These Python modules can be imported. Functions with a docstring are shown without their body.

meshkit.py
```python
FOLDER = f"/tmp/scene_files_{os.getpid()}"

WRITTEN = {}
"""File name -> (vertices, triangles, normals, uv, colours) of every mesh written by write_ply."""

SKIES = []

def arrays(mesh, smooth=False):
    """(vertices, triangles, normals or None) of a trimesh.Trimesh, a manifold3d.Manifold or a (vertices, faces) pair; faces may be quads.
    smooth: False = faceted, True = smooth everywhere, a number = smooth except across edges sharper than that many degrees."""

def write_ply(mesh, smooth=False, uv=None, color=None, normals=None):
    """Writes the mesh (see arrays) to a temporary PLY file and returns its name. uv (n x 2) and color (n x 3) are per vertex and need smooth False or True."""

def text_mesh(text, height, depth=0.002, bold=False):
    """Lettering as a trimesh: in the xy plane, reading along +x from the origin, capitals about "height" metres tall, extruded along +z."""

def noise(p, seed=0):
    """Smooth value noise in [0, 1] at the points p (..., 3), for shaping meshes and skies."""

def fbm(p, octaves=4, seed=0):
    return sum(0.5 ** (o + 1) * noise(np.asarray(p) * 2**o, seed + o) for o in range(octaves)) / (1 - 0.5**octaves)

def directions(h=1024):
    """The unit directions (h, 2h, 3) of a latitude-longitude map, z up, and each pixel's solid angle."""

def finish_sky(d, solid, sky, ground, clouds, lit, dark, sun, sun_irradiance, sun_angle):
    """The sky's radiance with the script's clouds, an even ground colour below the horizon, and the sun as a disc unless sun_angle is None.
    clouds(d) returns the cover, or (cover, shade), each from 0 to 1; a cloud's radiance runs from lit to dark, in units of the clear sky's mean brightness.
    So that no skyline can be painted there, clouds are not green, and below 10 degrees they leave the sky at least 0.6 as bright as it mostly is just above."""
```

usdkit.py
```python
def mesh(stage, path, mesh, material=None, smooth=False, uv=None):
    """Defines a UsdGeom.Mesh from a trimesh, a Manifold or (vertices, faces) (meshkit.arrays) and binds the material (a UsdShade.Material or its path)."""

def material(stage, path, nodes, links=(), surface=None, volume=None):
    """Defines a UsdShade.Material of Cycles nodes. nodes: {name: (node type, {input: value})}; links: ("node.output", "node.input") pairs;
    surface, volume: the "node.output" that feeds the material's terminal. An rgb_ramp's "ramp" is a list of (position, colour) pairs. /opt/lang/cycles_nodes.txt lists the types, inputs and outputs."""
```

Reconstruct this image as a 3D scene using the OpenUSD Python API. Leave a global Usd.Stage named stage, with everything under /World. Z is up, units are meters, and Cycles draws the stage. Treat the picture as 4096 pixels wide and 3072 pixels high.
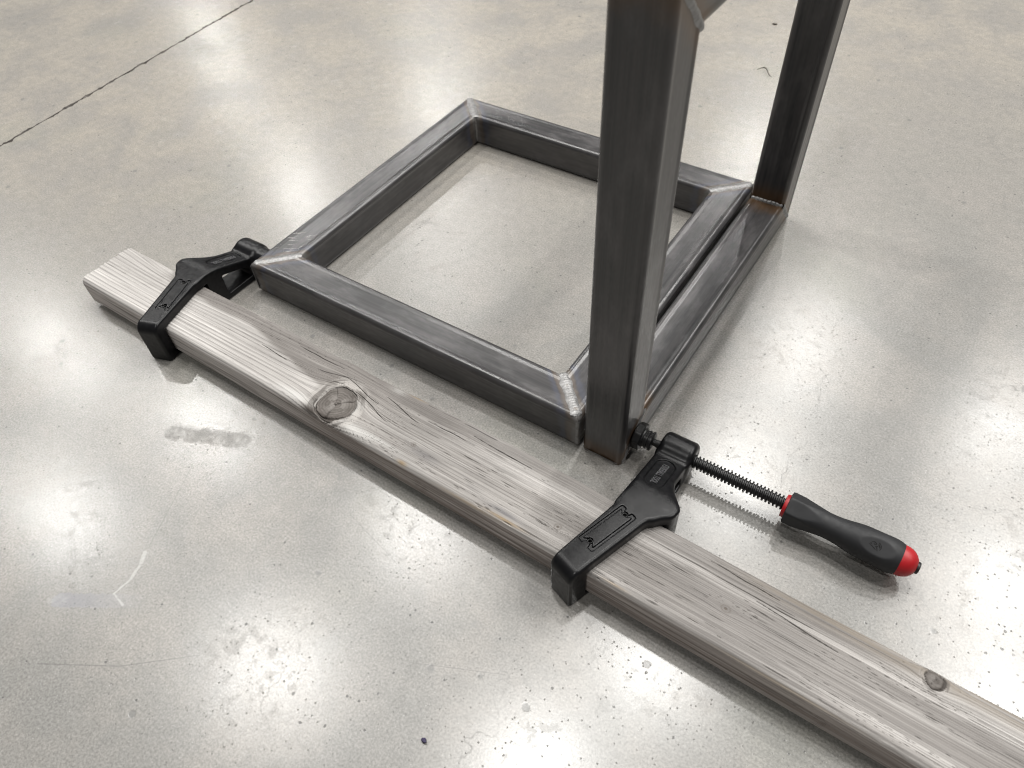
import math, random
import numpy as np, trimesh, usdkit, meshkit
from pxr import Usd, UsdGeom, UsdLux, UsdShade, Gf, Sdf, Vt
from meshkit import noise, fbm

random.seed(7)
rng = np.random.default_rng(7)
stage = Usd.Stage.CreateInMemory()
UsdGeom.SetStageUpAxis(stage, 'Z')
UsdGeom.Xform.Define(stage, '/World')
UsdGeom.Scope.Define(stage, '/World/Looks')

# ------------------------------------------------------------------ camera
CAM = np.array([0.7642, -0.4453, 0.7009])
rx, ry, rz = 0.6063, 0.3964, 0.4429
def _rot(axis, a):
    c, s = math.cos(a), math.sin(a)
    return np.array({'x': [[1,0,0],[0,c,-s],[0,s,c]], 'y': [[c,0,s],[0,1,0],[-s,0,c]], 'z': [[c,-s,0],[s,c,0],[0,0,1]]}[axis])
RM = _rot('x', rx) @ _rot('y', ry) @ _rot('z', rz)
cam = UsdGeom.Camera.Define(stage, '/World/camera')
m4 = np.eye(4); m4[:3, :3] = RM.T; m4[3, :3] = CAM
cam.AddTransformOp().Set(Gf.Matrix4d(*m4.ravel().tolist()))
cam.CreateHorizontalApertureAttr(36.0)
cam.CreateFocalLengthAttr(36.0 * 2951.02 / 4096)
cam.CreateFStopAttr(8.0)
cam.CreateFocusDistanceAttr(0.86)
cam.CreateExposureAttr(0.0)

# ------------------------------------------------------------------ light: the high lamps of the hall and its dim, even surroundings
dome = UsdLux.DomeLight.Define(stage, '/World/sky')
dm = usdkit.material(stage, '/World/Looks/surroundings', {'b': ('background_shader', {'color': (1.0, 0.985, 0.96), 'strength': 0.11})}, surface='b.background')
UsdShade.MaterialBindingAPI.Apply(dome.GetPrim()).Bind(dm)
LAMP_Z = 6.0
LAMP_POWER = 292.0
LAMPS = [(-12.5, 8.4), (-7.3, 9.0), (-7.4, 5.6), (-4.95, 5.9), (-7.9, 1.6), (-5.3, 1.8), (-5.7, 0.15),
         (-2.4, 2.1), (-2.6, 0.2), (0.25, 2.2), (-0.2, 0.75), (-1.9, 9.7), (0.1, 6.45), (0.15, 4.35),
         (2.35, 6.4), (2.65, 4.5), (2.9, 3.3), (2.9, 1.4), (5.4, 4.4), (5.5, 1.4), (0.2, -2.6)]
for i, (lx, ly) in enumerate(LAMPS):
    L = UsdLux.RectLight.Define(stage, f'/World/lamp_{i:03d}' if i else '/World/lamp')
    L.CreateWidthAttr(0.3); L.CreateHeightAttr(0.3)
    L.CreateIntensityAttr(LAMP_POWER)
    L.CreateColorAttr(Gf.Vec3f(1.0, 0.985, 0.955))
    L.AddTranslateOp().Set(Gf.Vec3d(lx, ly, LAMP_Z))

# ------------------------------------------------------------------ helpers
taken = {}
def numbered(parent, name):
    k = (parent, name); n = taken.get(k, -1) + 1; taken[k] = n
    return f'{parent}/{name}' + (f'_{n:03d}' if n else '')
def tag(p, label=None, cat=None, group=None, kind=None):
    p = p.GetPrim() if hasattr(p, 'GetPrim') else p
    for k, v in (('label', label), ('category', cat), ('group', group), ('kind', kind)):
        if v: p.SetCustomDataByKey(k, v)
    return p
def thing(name, label, cat, loc=(0, 0, 0), group=None):
    x = UsdGeom.Xform.Define(stage, numbered('/World', name)); x.AddTranslateOp().Set(Gf.Vec3d(*loc))
    tag(x, label, cat, group); x.loc = np.array(loc, float)
    return x
def obj(name, mesh, mat, parent=None, smooth=False, normals=None, **prims):
    base = str(parent.GetPath()) if parent is not None else '/World'
    if isinstance(mesh, tuple): v, f = np.asarray(mesh[0], float), np.asarray(mesh[1])
    else: v, f, nn = meshkit.arrays(mesh, smooth); normals = nn if normals is None else normals; smooth = False
    off = getattr(parent, 'loc', None)
    if off is not None: v = v - off
    if smooth: v, f, normals = meshkit.arrays((v, f), smooth)
    m = usdkit.mesh(stage, numbered(base, name), (v, f), mat)
    if off is not None: m.loc = off
    if normals is not None:
        m.CreateNormalsAttr(Vt.Vec3fArray.FromNumpy(np.asarray(normals, np.float32))); m.SetNormalsInterpolation('vertex')
    for k, a in prims.items():
        a = np.asarray(a, np.float32)
        if a.ndim == 2:
            UsdGeom.PrimvarsAPI(m).CreatePrimvar(k, Sdf.ValueTypeNames.Float3Array, 'vertex').Set(Vt.Vec3fArray.FromNumpy(a))
        else:
            UsdGeom.PrimvarsAPI(m).CreatePrimvar(k, Sdf.ValueTypeNames.FloatArray, 'vertex').Set(Vt.FloatArray.FromNumpy(a))
    return m
def grid_faces(nu, nv, wrap=False):
    i, j = np.meshgrid(np.arange(nu - 1), np.arange(nv if wrap else nv - 1), indexing='ij'); j2 = (j + 1) % nv
    return np.stack([i*nv+j, (i+1)*nv+j, (i+1)*nv+j2, i*nv+j2], -1).reshape(-1, 4)
def tube(points, r, sides=8, closed_ends=True):
    p = np.asarray(points, float); t = np.gradient(p, axis=0); t /= np.linalg.norm(t, axis=1, keepdims=True) + 1e-12
    up = np.array([0, 0, 1.0]) if abs(t[:, 2]).max() < .9 else np.array([1.0, 0, 0])
    a = np.cross(t, up); a /= np.linalg.norm(a, axis=1, keepdims=True) + 1e-12; b = np.cross(t, a)
    ang = np.arange(sides) * 2 * np.pi / sides; r = np.broadcast_to(r, (len(p),))
    v = p[:, None] + r[:, None, None] * (np.cos(ang)[None, :, None] * a[:, None] + np.sin(ang)[None, :, None] * b[:, None])
    f = grid_faces(len(p), sides, True); v = v.reshape(-1, 3)
    if closed_ends:
        n = len(v); v = np.vstack([v, p[:1], p[-1:]]); k = np.arange(sides); k2 = (k + 1) % sides
        tri = np.vstack([np.stack([k * 0 + n, k2, k], 1), np.stack([k * 0 + n + 1, (len(p)-1)*sides + k, (len(p)-1)*sides + k2], 1)])
        f = np.vstack([f[:, [0, 1, 2]], f[:, [0, 2, 3]], tri])
    return v, f
def lathe_x(xs, rs, y0, z0, sides=48, rfun=None):
    """surface of revolution about an axis parallel to x; rfun(x, theta, r) may reshape the radius"""
    xs, rs = np.asarray(xs, float), np.asarray(rs, float)
    th = np.arange(sides) * 2 * np.pi / sides
    X, T = np.meshgrid(xs, th, indexing='ij'); R = np.repeat(rs[:, None], sides, 1)
    if rfun is not None: R = rfun(X, T, R)
    v = np.stack([X, y0 + R * np.cos(T), z0 + R * np.sin(T)], -1).reshape(-1, 3)
    f = grid_faces(len(xs), sides, True)[:, ::-1]
    n = len(v); v = np.vstack([v, [[xs[0], y0, z0], [xs[-1], y0, z0]]]); k = np.arange(sides); k2 = (k + 1) % sides
    tri = np.vstack([np.stack([k*0+n, k2, k], 1)[:, ::-1], np.stack([k*0+n+1, (len(xs)-1)*sides+k, (len(xs)-1)*sides+k2], 1)[:, ::-1]])
    if xs[-1] > xs[0]: tri = tri[:, ::-1]; f = f[:, ::-1]
    return v, np.vstack([f[:, [0, 1, 2]], f[:, [0, 2, 3]], tri])
def smin(a, b, k):
    h = np.clip(.5 + .5 * (b - a) / k, 0, 1); return b * (1 - h) + a * h - k * h * (1 - h)
def smax(a, b, k): return -smin(-a, -b, k)
def surface_nets(f, lo, hi, h):
    lo, hi = np.array(lo, float), np.array(hi, float); n = np.ceil((hi - lo) / h).astype(int) + 1
    ax = [lo[i] + h * np.arange(n[i]) for i in range(3)]
    V = np.concatenate([f(*np.meshgrid(c, ax[1], ax[2], indexing='ij')) for c in np.array_split(ax[0], 8)], 0)
    S = V < 0; cell = np.zeros(n - 1, bool); acc = np.zeros((*(n - 1), 3)); cnt = np.zeros(n - 1)
    corners = [(i, j, k) for i in (0, 1) for j in (0, 1) for k in (0, 1)]
    sl = lambda c: tuple(slice(c[d], n[d] - 1 + c[d]) for d in range(3))
    for a in corners:
        for d in range(3):
            if a[d]: continue
            b = list(a); b[d] = 1; va, vb = V[sl(a)], V[sl(b)]; x = S[sl(a)] != S[sl(b)]
            t = np.where(x, va / np.where(x, va - vb, 1), 0)
            for q in range(3): acc[..., q] += x * (a[q] + (t if q == d else 0))
            cnt += x; cell |= x
    idx = -np.ones(n - 1, int); idx[cell] = np.arange(cell.sum())
    P = lo + h * (np.argwhere(cell) + acc[cell] / cnt[cell][:, None]); F = []
    for d in range(3):
        e, g = [q for q in range(3) if q != d]
        s0 = [slice(1, n[q] - 1) for q in range(3)]; s1 = list(s0); s0[d] = slice(0, n[d] - 1); s1[d] = slice(1, n[d])
        A, B = S[tuple(s0)], S[tuple(s1)]; w = np.argwhere(A != B); st = np.array([0 if q == d else 1 for q in range(3)]); w0 = w + st
        def at(de, dg):
            c = w0.copy(); c[:, e] -= de; c[:, g] -= dg; return idx[c[:, 0], c[:, 1], c[:, 2]]
        q4 = np.stack([at(1, 1), at(0, 1), at(0, 0), at(1, 0)], 1)
        flip = A[tuple(w.T)] == (d == 1); q4[flip] = q4[flip][:, ::-1]; F.append(q4)
    F = np.vstack(F)
    def grad(P):
        e = h * .3; return np.stack([(f(*(P + e * np.eye(3)[q]).T) - f(*(P - e * np.eye(3)[q]).T)) / (2 * e) for q in range(3)], 1)
    for _ in range(2):
        g = grad(P); P = P - np.clip(f(*P.T), -h, h)[:, None] * g / np.maximum((g ** 2).sum(1, keepdims=True), .3)
    g = grad(P); g /= np.linalg.norm(g, axis=1, keepdims=True) + 1e-9
    F = np.vstack([F[:, [0, 1, 2]], F[:, [0, 2, 3]]])
    c = np.cross(P[F[:, 1]] - P[F[:, 0]], P[F[:, 2]] - P[F[:, 0]]); wrong = (c * g[F[:, 0]]).sum(1).sum() < 0
    return P, (F[:, ::-1] if wrong else F), g
def sstep(x, a, b):
    t = np.clip((x - a) / (b - a), 0, 1); return t * t * (3 - 2 * t)

# ------------------------------------------------------------------ materials
class G:
    """small node-graph builder"""
    def __init__(s): s.n, s.l, s.c = {}, [], 0
    def add(s, kind, links=(), **inp):
        s.c += 1; name = f'n{s.c}'; s.n[name] = (kind, {})
        for k, v in inp.items():
            if isinstance(v, str) and '.' in v and v.split('.')[0] in s.n: s.l.append((v, f'{name}.{k}'))
            else: s.n[name][1][k] = v
        return name
    def math(s, op, a, b=0.0, clamp=False):
        return s.add('math', math_type=op, value1=a, value2=b, use_clamp=clamp) + '.value'
    def noise(s, vec, scale, detail=3.0, rough=.55, dist=0.0):
        return s.add('noise_texture', vector=vec, scale=float(scale), detail=float(detail), roughness=float(rough), distortion=float(dist)) + '.fac'
    def rng(s, v, a, b, c=0.0, d=1.0, kind='smoothstep'):
        return s.add('map_range', range_type=kind, value=v, from_min=float(a), from_max=float(b), to_min=float(c), to_max=float(d), clamp=True) + '.result'
    def mix(s, fac, a, b, blend='mix'):
        return s.add('mix_color', blend_type=blend, fac=fac, a=a, b=b) + '.result'
    def scale(s, vec, sc): return s.add('mapping', vector=vec, scale=sc) + '.vector'
    def bump(s, h, strength, dist): return s.add('bump', height=h, strength=float(strength), distance=float(dist)) + '.normal'
    def attr(s, name): return s.add('attribute', attribute=name)
    def finish(s, name, **p):
        q = s.add('principled_bsdf', **p)
        return usdkit.material(stage, '/World/Looks/' + name, s.n, s.l, surface=q + '.BSDF')

def simple(name, color, rough, bump=None, vary=.0, **kw):
    g = G(); pos = g.add('geometry') + '.position'
    n1 = g.noise(pos, 60, 4)
    col = g.mix(g.rng(n1, .3, .7), tuple(c * (1 - vary) for c in color), tuple(min(1, c * (1 + vary)) for c in color))
    r = g.rng(g.noise(pos, 130, 3), .3, .7, rough - .04, rough + .05)
    p = dict(base_color=col, roughness=r, **kw)
    if bump: p['normal'] = g.bump(g.noise(pos, bump[0], 3), bump[1], bump[2])
    return g.finish(name, **p)

# concrete floor ------------------------------------------------------
def floor_material():
    g = G(); pos = g.add('geometry') + '.position'
    big = g.noise(pos, 1.7, 3, .55); mid = g.noise(pos, 9, 5, .6, .4); fine = g.noise(pos, 70, 5, .65); sand = g.noise(pos, 430, 3, .7)
    sx = g.add('separate_xyz', vector=pos); warm = g.math('add', g.math('multiply', sx + '.x', -.60), g.math('multiply', sx + '.y', .70))
    col = g.mix(g.rng(g.math('add', warm, g.math('multiply', big, .7)), .05, .95), (.236, .231, .219), (.352, .322, .280))
    col = g.mix(g.rng(mid, .35, .68), col, (.275, .259, .239)); 
    col = g.mix(g.rng(g.noise(pos, 3.3, 3, .5), .56, .72, 0, .35), col, (.27, .27, .228))
    col = g.mix(g.rng(fine, .3, .75, .0, .45), col, (0.1908, 0.1872, 0.175))
    grain = g.rng(sand, .30, .70, .66, 1.30, 'linear')
    col = g.mix(1.0, col, g.add('combine_xyz', x=grain, y=grain, z=grain) + '.vector', 'multiply')
    # small dark pores and pits, each with its own size
    def pits(scale, r, keep, seedoff):
        v = g.add('voronoi_texture', vector=g.add('mapping', vector=pos, location=(seedoff, seedoff * 2.3, 0.5)) + '.vector', scale=float(scale), randomness=1.0)
        d = g.math('add', v + '.distance', g.math('multiply', g.math('subtract', g.noise(pos, scale * 5, 2), .5), r * 1.2))
        sel = g.rng(g.add('separate_color', color=v + '.color') + '.r', keep, keep + .05)
        return g.math('multiply', g.rng(d, r, r * .55), sel)
    p1, p2, p3, p4 = pits(210, .22, .60, 1.3), pits(90, .15, .79, 4.1), pits(24, .11, .62, 7.7), pits(260, .17, .86, 9.2)
    dull = g.rng(g.math('add', g.noise(pos, 62, 4, .66, .5), g.math('multiply', g.noise(pos, 6.5, 2), .55)), .84, .95)
    dull = g.math('maximum', dull, g.math('multiply', p3, .9))
    # hairline crazing
    w = g.add('vector_math', math_type='add', vector1=pos, vector2=g.add('vector_math', math_type='scale', vector1=g.add('noise_texture', vector=pos, scale=14.0, detail=4.0) + '.color', scale=.10) + '.vector') + '.vector'
    edge = g.add('voronoi_texture', vector=w, scale=6.5, feature='distance_to_edge') + '.distance'
    craze = g.math('multiply', g.rng(edge, .0055, .0015), g.rng(g.noise(pos, 4.5, 2), .50, .60))
    # marks that lie on the floor: each a soft stroke between two points
    def stroke(a, b, w, soft=.5, wob=.0):
        a = np.array([*a, 0.]); b = np.array([*b, 0.]); ab = b - a
        r = g.add('vector_math', math_type='subtract', vector1=pos, vector2=tuple(a)) + '.vector'
        t = g.math('divide', g.add('vector_math', math_type='dot_product', vector1=r, vector2=tuple(ab)) + '.value', float(ab @ ab), clamp=True)
        c = g.add('vector_math', math_type='scale', vector1=tuple(ab), scale=t) + '.vector'
        d = g.add('vector_math', math_type='distance', vector1=r, vector2=c) + '.value'
        if wob: d = g.math('add', d, g.math('multiply', g.math('subtract', g.noise(pos, 180, 3), .5), wob))
        return g.rng(d, w, w * soft), t
    mx = lambda *a: a[0] if len(a) == 1 else g.math('maximum', a[0], mx(*a[1:]))
    chalk = mx(stroke((.2019, -.3634), (.2094, -.3758), .0032, .3, .004)[0], stroke((.2094, -.3758), (.2145, -.3920), .0024, .3, .003)[0],
               stroke((.2145, -.3920), (.2130, -.4118), .0016, .3, .003)[0], stroke((.2130, -.4118), (.2311, -.4147), .0016, .3, .003)[0])
    chalk = g.math('multiply', chalk, g.rng(g.noise(pos, 420, 2), .22, .5))
    sm, st = stroke((.1700, -.4472), (.2480, -.3995), .0085, .75, .006); sm = g.math('multiply', sm, g.rng(st, 1, .2, .0, .8, 'linear'))
    smw = g.math('multiply', stroke((.1640, -.4510), (.1740, -.4450), .0080, .3, .010)[0], g.rng(g.noise(pos, 110, 4, .75), .40, .62))
    patch = stroke((.0990, -.2390), (.1800, -.2030), .0140, .45, .016)[0]
    patch = g.math('multiply', patch, g.rng(g.noise(pos, 75, 5, .75), .36, .62, .10, .75))
    line = g.math('multiply', stroke((.1592, -.2651), (.2010, -.3590), .0010, .2, .001)[0], .55)
    scuff = g.math('multiply', mx(stroke((.52, -.30), (.60, -.262), .0006, .2, .001)[0], stroke((.90, .02), (.985, -.045), .0006, .2, .001)[0], stroke((.36, -.21), (.47, -.235), .0007, .2, .002)[0], stroke((.2105, -.4987), (.2817, -.4560), .0010, .2)[0], stroke((.2817, -.4560), (.3394, -.4063), .0008, .2)[0], stroke((.735, -.075), (.80, -.052), .0006, .2, .001)[0], stroke((.70, -.045), (.79, -.030), .0006, .2, .001)[0]), .5)
    col = g.mix(g.math('multiply', p1, .55), col, (0.1152, 0.1116, 0.108)); col = g.mix(g.math('multiply', p2, .75), col, (0.072, 0.072, 0.07056))
    col = g.mix(g.math('multiply', p3, .6), col, (0.1224, 0.1224, 0.1188)); col = g.mix(g.math('multiply', p4, .6), col, (0.504, 0.4968, 0.4752))
    col = g.mix(g.math('multiply', dull, .07), col, (0.18, 0.18, 0.1728)); col = g.mix(g.math('multiply', craze, .5), col, (0.1224, 0.1188, 0.1116))
    col = g.mix(g.math('multiply', line, .8), col, (0.144, 0.144, 0.1296)); col = g.mix(scuff, col, (0.1152, 0.1116, 0.108))
    col = g.mix(g.math('multiply', sm, .8), col, (0.2052, 0.2052, 0.2268)); col = g.mix(g.math('multiply', patch, .5), col, (0.1944, 0.1908, 0.1872))
    col = g.mix(g.math('multiply', smw, .25), col, (0.5184, 0.5184, 0.5184)); col = g.mix(g.math('multiply', chalk, .40), col, (0.5904, 0.5904, 0.576))
    rough = g.math('add', g.rng(mid, .25, .75, .215, .265, 'linear'), g.math('multiply', g.math('maximum', g.math('multiply', dull, .11), patch), .30))
    dusty = mx(stroke((.13, .22), (.34, .26), .22, .15)[0], g.math('multiply', stroke((-.30, .85), (-.10, .80), .30, .2)[0], .6))
    rough = g.math('add', rough, g.math('multiply', dusty, .05))
    rough = g.math('add', rough, g.math('multiply', mx(sm, chalk, p1, g.math('multiply', craze, .4)), .2)); rough = g.math('add', rough, g.rng(g.noise(pos, 38, 5, .68), .55, .75, 0, .06))
    spec = g.rng(mx(g.math('multiply', dull, .22), patch, p1, g.math('multiply', p2, .8)), 0, 1, .74, .25, 'linear')
    h = g.math('subtract', g.math('add', g.math('multiply', fine, .5), g.math('multiply', sand, .30)), g.math('multiply', mx(p1, p2, p3), .8))
    return g.finish('polished_concrete', base_color=col, roughness=rough, specular_ior_level=spec, normal=g.bump(h, .20, .0004))
M = {}
M['floor'] = floor_material()
M['joint'] = simple('joint_dirt', (.10, .09, .082), .9, (300, .6, .003), .4)

# mill-scale steel ----------------------------------------------------
def steel():
    g = G(); tc = g.attr('tc') + '.vector'; heat = g.add('separate_xyz', vector=tc) + '.z'; pos = g.add('geometry') + '.position'
    streak = g.noise(g.scale(tc, (3.5, 150, 0)), 1.0, 5, .65); streak2 = g.noise(g.scale(tc, (14, 900, 0)), 1.0, 3, .6)
    blot = g.noise(g.scale(tc, (16, 40, 0)), 1.0, 4, .6); speck = g.noise(pos, 900, 2)
    col = g.mix(g.rng(streak, .3, .7), (0.027, 0.02812, 0.02923), (0.0518, 0.04847, 0.04943))
    col = g.mix(g.rng(blot, .42, .75, 0, .8), col, (0.085, 0.08032, 0.0816))
    col = g.mix(g.rng(streak2, .62, .8, 0, .35), col, (0.144, 0.1395, 0.1404))
    wob = g.math('multiply', g.math('subtract', g.noise(pos, 55, 4, .6), .5), .45)
    hs = g.math('add', g.math('maximum', heat, 0.0), wob); hb = g.math('add', g.math('maximum', g.math('multiply', heat, -1.0), 0.0), wob)
    col = g.mix(g.math('multiply', g.rng(hs, .34, .50), g.rng(hs, .66, .54, 0, .7)), col, (.062, .066, .088))
    col = g.mix(g.rng(hs, .62, .95, 0, .6), col, (.24, .228, .218)); col = g.mix(g.math('multiply', g.rng(hs, .55, .7), g.rng(hs, .9, .75, 0, .55)), col, (.125, .098, .078))
    col = g.mix(g.rng(hb, .40, .9, 0, .85), col, (.088, .050, .024)); col = g.mix(g.rng(hb, .95, 1.2, 0, .4), col, (.15, .12, .095))
    rough = g.math('add', g.rng(streak, .25, .75, .24, .31, 'linear'), g.rng(blot, .4, .8, 0, .10))
    h = g.math('add', g.math('multiply', streak2, .5), g.math('multiply', speck, .35))
    return g.finish('mill_scale_steel', base_color=col, roughness=rough, metallic=.10, specular_ior_level=.78, normal=g.bump(h, .15, .0004))
M['steel'] = steel()
def weld():
    g = G(); pos = g.add('geometry') + '.position'
    col = g.mix(g.rng(g.noise(pos, 260, 4), .35, .65), (.20, .197, .195), (.30, .297, .295)); col = g.mix(g.rng(g.noise(pos, 120, 3), .58, .75, 0, .6), col, (.16, .12, .09))
    return g.finish('weld_metal', base_color=col, roughness=.42, metallic=.5, normal=g.bump(g.noise(pos, 500, 2), .15, .0005))
M['weld'] = weld()
M['scratch'] = simple('bright_steel', (.60, .59, .57), .3, metallic=.9)
M['black'] = simple('black_coated_iron', (.0055, .0055, .0063), .31, (1200, .04, .0002), .06, specular_ior_level=.28)
M['blackscrew'] = simple('black_oxide_screw', (.011, .011, .0115), .38, (700, .2, .0004), .2, specular_ior_level=.45)
M['letter'] = simple('worn_letter_faces', (.13, .13, .135), .30, metallic=.3)
M['rubber'] = simple('dark_grey_rubber', (.0115, .012, .0138), .58, (1500, .15, .0004), .12)
M['groove'] = simple('engraved_line', (.006, .006, .006), .7)
M['red'] = simple('red_plastic', (.37, .0075, .012), .42, (400, .08, .0004), .08)
M['crumb'] = simple('purple_crumb_look', (.055, .045, .10), .7, (900, .5, .001), .3)
M['fleck'] = simple('dirt_fleck_look', (.15, .135, .115), .8, (900, .5, .001), .3)
def wood():
    g = G(); pos = g.add('geometry') + '.position'; col = g.attr('col') + '.vector'; tc = g.attr('tc') + '.vector'
    fib = g.noise(g.scale(tc, (13, 1300, 1)), 1.0, 3, .6); k = g.rng(fib, .25, .75, .84, 1.15, 'linear')
    col = g.mix(1.0, col, g.add('combine_xyz', x=g.math('multiply', k, .74), y=g.math('multiply', k, .74), z=g.math('multiply', k, .735)) + '.vector', 'multiply')
    return g.finish('weathered_wood', base_color=col, roughness=.72, specular_ior_level=.3, normal=g.bump(g.math('add', fib, g.math('multiply', g.noise(pos, 1100, 2), .4)), .25, .0006))
M['wood'] = wood()

# ------------------------------------------------------------------ floor with its saw-cut joint
def build_floor():
    J0, J1 = np.array([-.7110, .0305]), np.array([-.7701, .7149]); d = (J1 - J0) / np.linalg.norm(J1 - J0); nrm = np.array([d[1], -d[0]])   # nrm points to +x
    s = np.concatenate([[-15, -3], np.arange(-1.6, 3.4, .0025), [5, 15]]); base = J0 + s[:, None] * d
    p = np.stack([s, s * 0, s * 0], 1)
    def edge(seed):
        q = .0006 + .0015 * fbm(p * 22, 3, seed) + .0030 * np.clip(fbm(p * 95, 3, seed + 9) - .52, 0, 1) * 4 + .004 * sstep(fbm(p * 30, 3, seed + 20), .60, .72) * fbm(p * 160, 2, seed + 3)
        return q
    a, b = base + nrm * edge(1)[:, None], base - nrm * edge(5)[:, None]
    big = lambda e, k: e * [0, 1] + [k, 0]
    def strip(P, Q, zp, zq):
        v = np.empty((len(P) * 2, 3)); v[0::2, :2] = P; v[1::2, :2] = Q; v[0::2, 2] = zp; v[1::2, 2] = zq
        return v, grid_faces(len(P), 2)
    out = np.where(True, 15.0, 0); P2 = base.copy()
    right = strip(a, a + nrm * 16, 0, 0); left = strip(b - nrm * 16, b, 0, 0)
    fl = trimesh.util.concatenate([trimesh.Trimesh(v, np.vstack([f[:, [0, 1, 2]], f[:, [0, 2, 3]]]), process=False) for v, f in (right, left)])
    o = obj('floor', (fl.vertices, fl.faces), M['floor']); tag(o, 'smooth grey polished concrete floor with soft lamp reflections', 'floor', kind='structure')
    c = base; parts = [strip(a, c + nrm * .0008, 0, -.004), strip(c + nrm * .0008, c - nrm * .0008, -.004, -.004), strip(c - nrm * .0008, b, -.004, 0)]
    jt = trimesh.util.concatenate([trimesh.Trimesh(v, np.vstack([f[:, [0, 1, 2]], f[:, [0, 2, 3]]]), process=False) for v, f in parts])
    obj('joint', (jt.vertices, jt.faces), M['joint'], o)
build_floor()

# ------------------------------------------------------------------ the two welded square-tube frames
T = 0.0508; RC = .0063
def section(seg=6):
    """outline of the tube, a: outer 0 .. T towards the frame's inside, c: 0 .. T"""
    pts = []; cor = [(T-RC, T-RC), (RC, T-RC), (RC, RC), (T-RC, RC)]
    for k, (ca, cc) in enumerate(cor):
        for q in range(seg + 1):
            w = math.pi / 2 * (k + q / seg); pts.append((ca + RC * math.cos(w), cc + RC * math.sin(w)))
        w = math.pi / 2 * (k + 1); nrm = np.array([math.cos(w), math.sin(w)]); A = np.array(cor[k]) + RC * nrm; B = np.array(cor[(k + 1) % 4]) + RC * nrm; L = T - 2 * RC
        for x in (.0012, .0024, .0036, .0048, .0062, .012, L/2, L - .012, L - .0062, L - .0048, L - .0036, L - .0024, L - .0012):   # the rolled faces sink a little behind the corners
            d = min(x, L - x); pts.append(tuple(A + (B - A) * x / L - nrm * .0008 * (3 * min(1, d / .0055) ** 2 - 2 * min(1, d / .0055) ** 3)))
    return np.array(pts)
SEC = section(); PER = np.concatenate([[0], np.cumsum(np.linalg.norm(np.diff(SEC, axis=0), axis=1))])
_t = np.roll(SEC, -1, 0) - np.roll(SEC, 1, 0); SN = np.stack([_t[:, 1], -_t[:, 0]], 1); SN /= np.linalg.norm(SN, axis=1, keepdims=True)
OFF = np.array([.0003, .003, .006, .009, .012, .016, .02, .026, .034, .045, .06, .09])
tube_seed = [0]
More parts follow.
